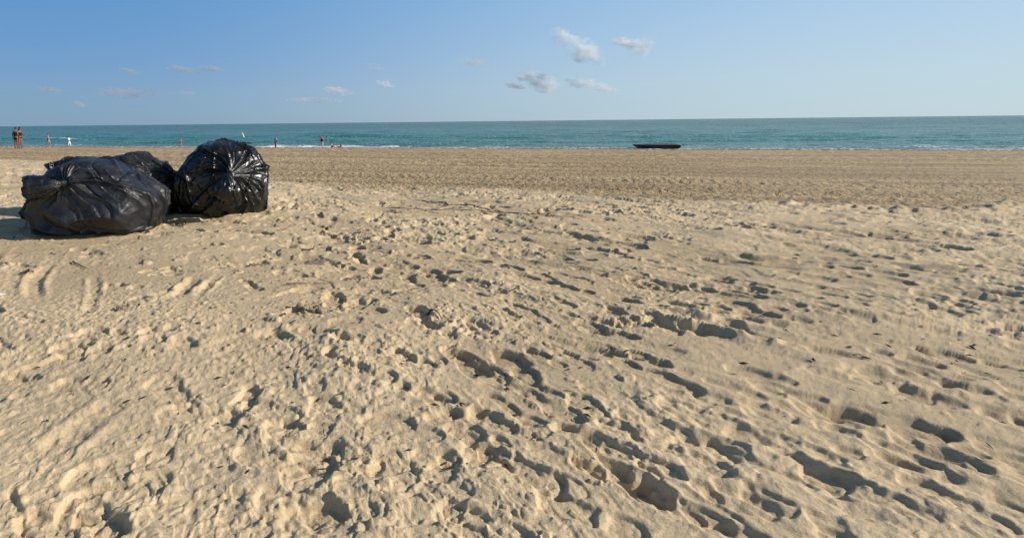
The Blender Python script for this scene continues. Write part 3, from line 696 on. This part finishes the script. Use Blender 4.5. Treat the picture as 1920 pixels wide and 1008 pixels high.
person('woman in a black tank top and pale grey leggings walking through the foam', wade(604, 277.3), .88, math.radians(150), skin_r, [('top', c_black), ('trousers', c_grey)], (h_fair, 'bun'), stride, 1.65)
sit = dict(pel=(0, .0, .085), waist=(0, .03, .15), chest=(0, .04, .27), neck=(0, .03, .375), nk2=(0, .02, .41), head=(0, .008, .455), top=(0, .01, .515), shL=(.10, .03, .35), shR=(-.10, .03, .35),
    elL=(.14, .0, .22), wrL=(.10, -.11, .20), haL=(.09, -.15, .19), elR=(-.14, .0, .22), wrR=(-.10, -.11, .20), haR=(-.09, -.15, .19),
    hiL=(.05, -.01, .07), knL=(.07, -.20, .17), anL=(.07, -.34, .03), toL=(.075, -.42, .03), hiR=(-.05, -.01, .07), knR=(-.07, -.19, .19), anR=(-.07, -.32, .03), toR=(-.075, -.40, .03))
def lie_back(J):
    J = dict(J); 
    for k in ('waist', 'chest', 'neck', 'nk2', 'head', 'top', 'shL', 'shR'):
        x, y, z = J[k]; J[k] = (x, y+.35*(z-.08), z-.10*(z-.08))
    J.update(elL=(.13, .22, .16), wrL=(.13, .27, .03), haL=(.13, .29, .015), elR=(-.13, .22, .16), wrR=(-.13, .27, .03), haR=(-.13, .29, .015)); return J
gA = sea_at(622, 277.5); gB = sea_at(637, 277.5)
person('dark-haired bather sitting upright in the foam, the left one of the seated pair', (gA[0], gA[1], float(base_z(gA[0], gA[1]))), .82, math.radians(60), skin_r, [('short_shorts', c_black)], (h_dark, 'long'), sit, 1.5)
person('dark-haired bather leaning back in the foam, right one of the seated pair', (gB[0], gB[1], float(base_z(gB[0], gB[1]))), .80, math.radians(-75), skin_l, [('bikini', c_red)], (h_dark, ''), lie_back(sit), 1.5)
def swimmer(label, px, py, y, h, skin, hairm, rz, arm=False):
    g = sea_at(px, py); p = dict()
    if arm: p = dict(elR=(-.19, -.02, .90), wrR=(-.22, -.04, 1.0), haR=(-.23, -.05, 1.04))
    return person(label, (g[0], g[1], SEA-.80*h), h, rz, skin, [('shorts', c_navy)], (hairm, ''), p)
swimmer('reddish swimmer with only head and shoulders showing just above the tall bag', 404, 268, 0, 1.3, skin_r, h_brown, .4)
swimmer('pale swimmer with one arm raised, between the tall bag and the buoy', 431, 265.5, 0, 1.25, skin_l, h_fair, 1.0, True)

# ================================================================== BUOY, FLOATING BATHER, BOAT
m_wh = varied(mat('white_painted_plastic', (.80, .80, .78), .45), 8, .08); m_or = varied(mat('orange_plastic', (.6, .16, .04), .5), 8, .1)
def tube(pts, rad, n=7):
    pts = [Vector(p) for p in pts]; V = []; F = []
    for i, p in enumerate(pts):
        t = (pts[min(i+1, len(pts)-1)]-pts[max(i-1, 0)]).normalized(); a = t.cross(Vector((0, 0, 1))).normalized(); b_ = a.cross(t)
        r = rad*(1-.55*i/(len(pts)-1)) if not callable(rad) else rad(i/(len(pts)-1))
        V += [tuple(p+a*(math.cos(2*math.pi*k/n)*r)+b_*(math.sin(2*math.pi*k/n)*r)) for k in range(n)]
    for i in range(len(pts)-1):
        for k in range(n): F.append((i*n+k, i*n+(k+1) % n, (i+1)*n+(k+1) % n, (i+1)*n+k))
    F.append(tuple(range(n))[::-1]); F.append(tuple((len(pts)-1)*n+k for k in range(n)))
    return V, F
def lathe(prof, n=24):
    V = []; F = []
    for r, z in prof:
        for k in range(n): V.append((r*math.cos(2*math.pi*k/n), r*math.sin(2*math.pi*k/n), z))
    for a in range(len(prof)-1):
        for k in range(n): F.append((a*n+k, a*n+(k+1) % n, (a+1)*n+(k+1) % n, (a+1)*n+k))
    F.append(tuple(range(n))[::-1]); F.append(tuple((len(prof)-1)*n+k for k in range(n)))
    return V, F
g = sea_at(457.5, 258)
by = empty('marker_buoy', (g[0], g[1], SEA), label='white spar buoy leaning to the left far out on the water', cat='buoy'); by.rotation_euler = (0, math.radians(-20), 0)
mesh_obj('spar', *lathe([(.06, -.6), (.075, -.5), (.08, .1), (.075, .5), (.06, .68), (.03, .72)]), m_wh, by, smooth=True)
mesh_obj('float_collar', *lathe([(.07, -.16), (.11, -.12), (.12, -.06), (.11, 0), (.08, .02)]), m_wh, by, smooth=True)
mesh_obj('ring', *lathe([(.025, .70), (.05, .73), (.05, .76), (.02, .78)]), m_or, by, smooth=True)

g = sea_at(462, 269.5)
FL = dict(pel=(0, .0, .02), waist=(0, .08, .03), chest=(0, .20, .045), neck=(0, .30, .05), nk2=(0, .34, .055), head=(0, .385, .065), top=(0, .44, .07), shL=(.10, .28, .04), shR=(-.10, .28, .04), elL=(.16, .20, 0), wrL=(.18, .1, -.03), haL=(.18, .06, -.04),
    elR=(-.16, .36, .02), wrR=(-.15, .48, .02), haR=(-.15, .52, .02), hiL=(.05, -.02, .015), hiR=(-.05, -.02, .015), knL=(.06, -.23, -.01), knR=(-.06, -.23, 0), anL=(.06, -.45, -.04), anR=(-.06, -.45, -.02), toL=(.06, -.52, -.06), toR=(-.06, -.52, -.04))
person('swimmer in a black wetsuit floating face down beside the tall bag, low in the water', (g[0], g[1], SEA+.05), 1.35, math.radians(80), skin_m, [('shirt', c_black), ('trousers', c_black)], (h_dark, ''), FL, 1.1)

m_hull = varied(mat('black_hull_paint', (.012, .014, .017), .35), 3, .3, .1, 20); m_under = varied(mat('grey_hull_bottom', (.27, .25, .28), .6), 4, .25); m_in = varied(mat('dark_grey_boat_floor', (.06, .06, .065), .7), 6, .3)
bl_ = at(1186, 270.3, 33.0); LB = 2.6
boat = empty('small_boat', (bl_[0], bl_[1], -.98), math.radians(-8), label='black flat-decked dinghy with grey bottom at the water edge, its bow pointing left', cat='boat')
def boat_section(s):
    # s 0 bow .. 1 stern : half beam, keel height, chine height, sheer height
    hb = .62*(1-(1-min(s/.42, 1))**2)**.6+.015; kz = .27*(1-min(s/.22, 1))**1.3; return hb, kz, kz+.07+.02*s, .30-.01*s
hullV = []; NS = 22; lowV = []
ss = [(k/(NS-1))**1.3 for k in range(NS)]
for s in ss:
    hb, kz, cz, sz = boat_section(s); x = s*LB
    lowV += [(x, 0, kz), (x, hb*.55, kz+.02), (x, hb*.9, min(cz, sz-.01)), (x, -hb*.55, kz+.02), (x, -hb*.9, min(cz, sz-.01))]
    hullV += [(x, hb*.9, min(cz, sz-.01)), (x-.0, hb, sz), (x, hb*.9, sz+.012), (x+.02, hb*.86, min(cz+.03, sz-.005)), (x, -hb*.9, min(cz, sz-.01)), (x, -hb, sz), (x, -hb*.9, sz+.012), (x+.02, -hb*.86, min(cz+.03, sz-.005))]
F = []
for a in range(NS-1):
    p, q_ = a*5, (a+1)*5
    F += [(p, p+1, q_+1, q_), (p+1, p+2, q_+2, q_+1), (p, q_, q_+3, p+3), (p+3, q_+3, q_+4, p+4)]
F.append((NS*5-5, NS*5-4, NS*5-3)); F.append((NS*5-5, NS*5-1, NS*5-2))
mesh_obj('hull_bottom', lowV, F, m_under, boat, smooth=True)
F = []
for a in range(NS-1):
    p, q_ = a*8, (a+1)*8
    for o_ in (0, 4):
        for k in range(3): F.append((p+o_+k, q_+o_+k, q_+o_+k+1, p+o_+k+1) if o_ == 0 else (p+o_+k+1, q_+o_+k+1, q_+o_+k, p+o_+k))
F.append((0, 4, 5, 1)); e = (NS-1)*8; F.append((e, e+1, e+5, e+4))
mesh_obj('hull_side', hullV, F, m_hull, boat)
def boxmesh(x0, x1, y0, y1, z0, z1, bev=.008):
    bm = bmesh.new(); bmesh.ops.create_cube(bm, size=1)
    for v in bm.verts: v.co = Vector(((x0+x1)/2+v.co.x*(x1-x0), (y0+y1)/2+v.co.y*(y1-y0), (z0+z1)/2+v.co.z*(z1-z0)))
    if bev: bmesh.ops.bevel(bm, geom=bm.edges[:], offset=bev, segments=2, affect='EDGES')
    me = bpy.data.meshes.new('m'); bm.to_mesh(me); bm.free(); return me
fd = []
for s in [k/11*.30 for k in range(12)]: hb, kz, cz, sz = boat_section(max(s, .002)); fd += [(s*LB, hb*.97, sz+.006), (s*LB, -hb*.97, sz+.006)]
mesh_obj('foredeck', fd, [(2*k, 2*k+1, 2*k+3, 2*k+2) for k in range(11)], m_hull, boat)
link('floor', boxmesh(.9, LB-.05, -.5, .5, .10, .12), m_in, boat)
rail = []
for s in ss: hb, kz, cz, sz = boat_section(s); rail.append((s*LB, hb, sz))
V, F = tube([(x, y, z+.006) for x, y, z in rail[::-1]]+[(x, -y, z+.006) for x, y, z in rail], lambda t: .016, 8); mesh_obj('rubbing_rail', V, F, m_under, boat, smooth=True)
for xx in (1.25, 1.95): link('bench_seat', boxmesh(xx, xx+.24, -.56, .56, .23, .26), m_in, boat)
link('transom', boxmesh(LB-.04, LB+.01, -.56, .56, .08, .31), m_hull, boat)

# ================================================================== THINGS LYING ON THE SAND
m_twig = varied(mat('reddish_twig', (.19, .055, .03), .8), 40, .35); m_dark = varied(mat('dried_dark_weed', (.035, .022, .014), .85), 50, .5); m_vine = varied(mat('brown_vine', (.10, .05, .035), .85), 40, .4)
m_litter = varied(mat('white_litter', (.8, .8, .8), .6), 20, .1); m_stone = varied(mat('grey_stone', (.16, .13, .09), .85), 14, .3, .6, 40)
def lying(name, pix, rad, m, label, cat, wob=.012, lift=.004, group=None, segs=6, bow=0):
    G = [ground_at(*p) for p in pix]; P = []; rl = random.Random(int(pix[0][0]*7+pix[0][1]))
    for i in range(len(G)-1):
        for k in range(segs):
            f = k/segs; q_ = G[i]*(1-f)+G[i+1]*f; P.append((q_[0]+rl.uniform(-wob, wob), q_[1]+rl.uniform(-wob, wob)))
    P.append((G[-1][0], G[-1][1]))
    o0 = P[0]; z0 = sand_z(*o0)
    zs = [sand_z(x, y) for x, y in P]; zs = [max(zs[max(0, i-1):i+2])*.6+zs[i]*.4 for i in range(len(zs))]
    V, F = tube([(x-o0[0], y-o0[1], z-z0+lift+rad*.6) for (x, y), z in zip(P, zs)], rad)
    o = mesh_obj(name, V, F, m, None, (o0[0], o0[1], z0), True); return tag(o, label, cat, group)
gs = 'stems and twigs strewn on the sand'
lying('twig', [(537, 535), (583, 533)], .0038, m_twig, 'straight reddish twig lying on smooth sand below the ribbed shoe print', 'twig', .002, .006, gs)
lying('twig', [(589, 531), (619, 530)], .0026, m_twig, 'thin reddish twig end just right of the straight reddish twig', 'twig', .002, .006, gs)
lying('twig', [(520, 435), (534, 434), (545, 428), (556, 425)], .003, m_twig, 'bent reddish stem on crumbly sand right of the tall bag', 'twig', .003, .006, gs)
lying('vine', [(782, 372), (820, 379), (850, 384), (880, 388), (905, 391), (930, 398), (955, 401), (1000, 401), (1040, 406)], .0065, m_vine, 'long dark wavy vine, the upper one of the two on the trampled sand at right', 'vine', .03, -.003, 'beach vines', 5)
lying('vine', [(720, 388), (770, 391), (840, 393), (900, 396), (960, 402), (1010, 404), (1075, 409)], .0042, m_vine, 'thin dark straight vine, the lower one of the two on the trampled sand at right', 'vine', .02, -.003, 'beach vines', 5)
lying('twig', [(660, 448), (680, 430)], .003, m_dark, 'short dark twig standing askew near the middle of the sand', 'twig', .002, .01, gs)
lying('twig', [(676, 445), (683, 434)], .003, m_twig, 'short reddish twig poking up near the middle of the sand', 'twig', .002, .01, gs)
lying('twig', [(954, 546), (975, 541)], .003, m_dark, 'dark forked twig in the right foreground below a deep footprint', 'twig', .003, .005, gs)
lying('twig', [(800, 584), (815, 589), (829, 595)], .0045, m_dark, 'dark root end at the bottom of the picture right of the weed clump', 'twig', .003, .004, gs)
lying('twig', [(596, 575), (605, 567)], .0022, m_twig, 'tiny reddish stalk sticking out of the weed clump', 'twig', .001, .02, gs)
lying('twig', [(134, 488), (152, 495), (163, 500)], .005, m_dark, 'knobbly dark twig on pale sand below the front bag', 'twig', .006, .004, gs)
lying('twig', [(94, 471), (105, 473)], .004, m_dark, 'small dark curved twig left of the round stone', 'twig', .004, .004, gs)
def weed(px, py, r, n, label, group='clumps of dark dried weed'):
    g = ground_at(px, py); z0 = sand_z(g[0], g[1]); rl = random.Random(int(px*13+py)); V = []; F = []
    for k in range(n):
        a = rl.uniform(0, 6.28); d = r*rl.random()**.7; x, y = d*math.cos(a), d*math.sin(a)*.6; b_ = rl.uniform(0, 6.28); L = rl.uniform(.2, .55)*r
        zz = sand_z(g[0]+x, g[1]+y)-z0; h0 = rl.uniform(.0, .28)*r
        pts = [(x+math.cos(b_)*L*t+rl.uniform(-.08, .08)*r, y+math.sin(b_)*L*t, zz+h0+math.sin(t*3)*rl.uniform(0, .22)*r) for t in (0, .33, .66, 1)]
        v, f = tube(pts, r*rl.uniform(.018, .06), 5); o_ = len(V); V += v; F += [tuple(i+o_ for i in q_) for q_ in f]
    o = mesh_obj('weed_clump', V, F, m_dark, None, (g[0], g[1], z0), True); return tag(o, label, 'seaweed', group)
weed(588, 583, .045, 18, 'dark dried weed among crumbled sand lumps at the bottom of the picture')
weed(335, 422, .10, 22, 'dark dried weed in the gap between the front bag and the tall bag')
weed(613, 430, .06, 26, 'spindly weed clump on crumbly sand right of the tall bag')
weed(52, 511, .05, 34, 'dark weed scraps in the left foreground between tyre marks')
weed(225, 578, .05, 20, 'small dark weed scrap at the bottom left below the tracks')
def lump(name, px, py, r, m, label, cat, seed=1, flat=.6, sub=3):
    g = ground_at(px, py); z = sand_z(g[0], g[1])
    bm = bmesh.new(); bmesh.ops.create_icosphere(bm, subdivisions=sub, radius=1)
    for v in bm.verts:
        n = math.sin(v.co.x*3.1+seed)*math.sin(v.co.y*2.7+seed*2)*math.sin(v.co.z*3.3+seed); v.co *= 1+.22*n
        v.co = Vector((v.co.x*r, v.co.y*r*.8, v.co.z*r*flat))
    me = bpy.data.meshes.new(name); bm.to_mesh(me); bm.free()
    o = link(name, me, m, None, (g[0], g[1], z+r*flat*.45), smooth=True); return tag(o, label, cat)
lump('stone', 171, 471, .024, m_stone, 'round dark stone half sunk in the smooth sand below the front bag', 'stone', 2, .75)
def scrap(px, py, w_, h_, a, label, seed=1):
    g = ground_at(px, py); z = sand_z(g[0], g[1]); V = []; F = []; n = 6; rl = random.Random(seed)
    for i in range(n):
        for j in range(n): V.append(((i/(n-1)-.5)*w_, (j/(n-1)-.5)*h_, .006+rl.uniform(0, .12)*min(w_, h_)+.25*h_*abs(math.sin(i*.9))))
    for i in range(n-1):
        for j in range(n-1): F.append((i*n+j, (i+1)*n+j, (i+1)*n+j+1, i*n+j+1))
    o = mesh_obj('litter_scrap', V, F, m_litter, None, (g[0], g[1], z)); o.rotation_euler = (0, 0, a)
    s = o.modifiers.new('thickness', 'SOLIDIFY'); s.thickness = .0015
    return tag(o, label, 'litter', 'scraps of white litter on the sand')
m_clod = varied(mat('damp_sand_lump', (.36, .27, .16), .95), 30, .3, .8, 90)
rl_ = random.Random(8)
for k in range(15):
    px, py = 562+k*3.9+rl_.uniform(-3, 3), 583+rl_.uniform(-7, 8)
    o = lump('sand_clod', px, py, rl_.uniform(.008, .022), m_clod, 'crumbled lump of damp sand by the dark weed at the bottom of the photograph', 'sand lump', rl_.uniform(0, 9), .8, 2); o['group'] = 'crumbled sand lumps round the weed'
scrap(2, 553, .035, .022, .1, 'white scrap of litter cut by the left edge of the picture', 1)
scrap(289, 514, .028, .008, .6, 'thin white sliver on the sand below the front bag', 2)
scrap(1075, 482, .014, .012, .2, 'tiny white fragment in a footprint at right', 3)
scrap(952, 322, .05, .04, .3, 'small white scrap on the raked sand', 4)
# dark weed mound at the left edge, on the waterline
g = ground_at(0, 273.5)
o = lump('weed_mound', 0, 273.6, .28, m_dark, 'low dark mound of weed on the waterline at the left edge', 'seaweed', 4, .5)

# specks of dried weed and bark scattered over the crumbled sand: too many and too small to tell apart
rs = np.random.default_rng(31); V = []; F = []
for k in range(2600):
    d = 1.3+7.5*rs.random(); u = rs.uniform(-.7, 1.5); x, y = u*d, d
    if rs.random() > .15+1.1*max(0., float(n2(np.float64(x*1.1), np.float64(y*1.3), 50))): continue
    z = sand_z(x, y); a = rs.uniform(0, 6.28); L = rs.uniform(.005, .016)*(1+.15*d); w_ = L*rs.uniform(.12, .4); c, s_ = math.cos(a), math.sin(a); o_ = len(V); t_ = rs.uniform(0, .006)
    V += [(x-c*L, y-s_*L, z+.001), (x+s_*w_, y-c*w_, z+.003), (x+c*L, y+s_*L, z+.001+t_), (x-s_*w_, y+c*w_, z+.004), (x, y, z+.002+w_)]
    F += [(o_, o_+1, o_+4), (o_+1, o_+2, o_+4), (o_+2, o_+3, o_+4), (o_+3, o_, o_+4), (o_+3, o_+2, o_+1, o_)]
tag(mesh_obj('weed_specks', V, F, m_dark), 'tiny dark specks of dried weed scattered over the crumbled sand', 'weed specks', None, 'stuff')

# ================================================================== CLOUDS
CL = [  # px, py, width px, height px, tilt (deg, down to the right), density, albedo (lowered on the grey clouds, shade put into their colour), label
 (1058, 70, 44, 20, 30, 1.0, .99, 'upper left puff of the bright broken cloud high on the right'),
 (1098, 97, 66, 30, 30, 1.3, .99, 'lower right and brightest puff of the broken cloud high on the right'),
 (1010, 153, 66, 24, 24, 1.0, .99, 'compact white cloud low on the right with a grey left end'),
 (966, 162, 34, 8, 14, .6, .8, 'small grey sliver of cloud left of the compact white cloud'),
 (1098, 157, 60, 14, 10, .55, .99, 'thin pale cloud streak low near the right edge of the photograph'),
 (1138, 168, 40, 12, 18, .5, .99, 'wispy end of the pale streak low near the right edge of the photograph'),
 (1178, 82, 44, 14, 15, 1.0, .99, 'white wisp high at the right edge of the photograph'),
 (1208, 88, 30, 34, 40, 1.5, .99, 'bright cloud head adjoining the white wisp on the right'),
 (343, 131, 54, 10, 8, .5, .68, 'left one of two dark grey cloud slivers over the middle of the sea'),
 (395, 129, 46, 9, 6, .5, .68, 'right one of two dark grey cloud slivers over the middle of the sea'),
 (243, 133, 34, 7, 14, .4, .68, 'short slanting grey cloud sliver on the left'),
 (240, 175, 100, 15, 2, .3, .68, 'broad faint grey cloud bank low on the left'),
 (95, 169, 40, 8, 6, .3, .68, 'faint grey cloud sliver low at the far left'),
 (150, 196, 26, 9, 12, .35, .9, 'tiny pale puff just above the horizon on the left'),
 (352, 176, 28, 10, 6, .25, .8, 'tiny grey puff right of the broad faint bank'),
 (632, 170, 56, 13, 8, .4, .97, 'mottled grey and white cloud low above the middle of the sea'),
 (722, 158, 36, 11, 10, .6, .99, 'small white cloud low right of the mottled one'),
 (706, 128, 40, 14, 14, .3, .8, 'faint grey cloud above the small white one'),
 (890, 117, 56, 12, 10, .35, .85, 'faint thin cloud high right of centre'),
 (590, 188, 90, 9, 2, .2, .93, 'long faint band of cloud just above the horizon'),
]
rc = random.Random(3)
CY = 2500.
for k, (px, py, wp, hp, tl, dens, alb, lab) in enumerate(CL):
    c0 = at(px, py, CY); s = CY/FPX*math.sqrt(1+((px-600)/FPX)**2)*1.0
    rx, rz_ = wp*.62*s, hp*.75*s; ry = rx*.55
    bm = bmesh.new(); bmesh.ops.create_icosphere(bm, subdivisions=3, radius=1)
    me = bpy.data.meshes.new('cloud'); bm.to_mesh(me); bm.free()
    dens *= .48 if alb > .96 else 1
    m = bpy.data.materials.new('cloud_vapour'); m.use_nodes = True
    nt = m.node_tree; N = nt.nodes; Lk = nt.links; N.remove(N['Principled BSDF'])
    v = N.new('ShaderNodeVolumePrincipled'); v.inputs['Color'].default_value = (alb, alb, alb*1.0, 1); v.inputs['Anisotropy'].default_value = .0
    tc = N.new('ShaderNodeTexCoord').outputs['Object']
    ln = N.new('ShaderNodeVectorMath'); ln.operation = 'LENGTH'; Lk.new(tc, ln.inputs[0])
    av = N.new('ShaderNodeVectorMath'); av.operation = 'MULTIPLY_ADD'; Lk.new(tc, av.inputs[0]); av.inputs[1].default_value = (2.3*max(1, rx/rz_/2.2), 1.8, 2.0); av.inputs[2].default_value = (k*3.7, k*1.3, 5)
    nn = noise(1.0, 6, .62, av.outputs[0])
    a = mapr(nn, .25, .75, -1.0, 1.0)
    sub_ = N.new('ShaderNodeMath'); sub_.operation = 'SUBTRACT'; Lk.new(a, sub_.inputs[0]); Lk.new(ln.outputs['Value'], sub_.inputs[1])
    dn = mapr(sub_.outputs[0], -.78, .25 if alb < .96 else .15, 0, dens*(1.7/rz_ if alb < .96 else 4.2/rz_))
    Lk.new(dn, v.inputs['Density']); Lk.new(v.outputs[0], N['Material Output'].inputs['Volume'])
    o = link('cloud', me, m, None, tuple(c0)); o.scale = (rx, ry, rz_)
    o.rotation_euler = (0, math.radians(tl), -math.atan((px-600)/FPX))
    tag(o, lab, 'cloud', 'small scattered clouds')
scene.cycles.volume_step_rate = 1.0; scene.cycles.volume_max_steps = 128
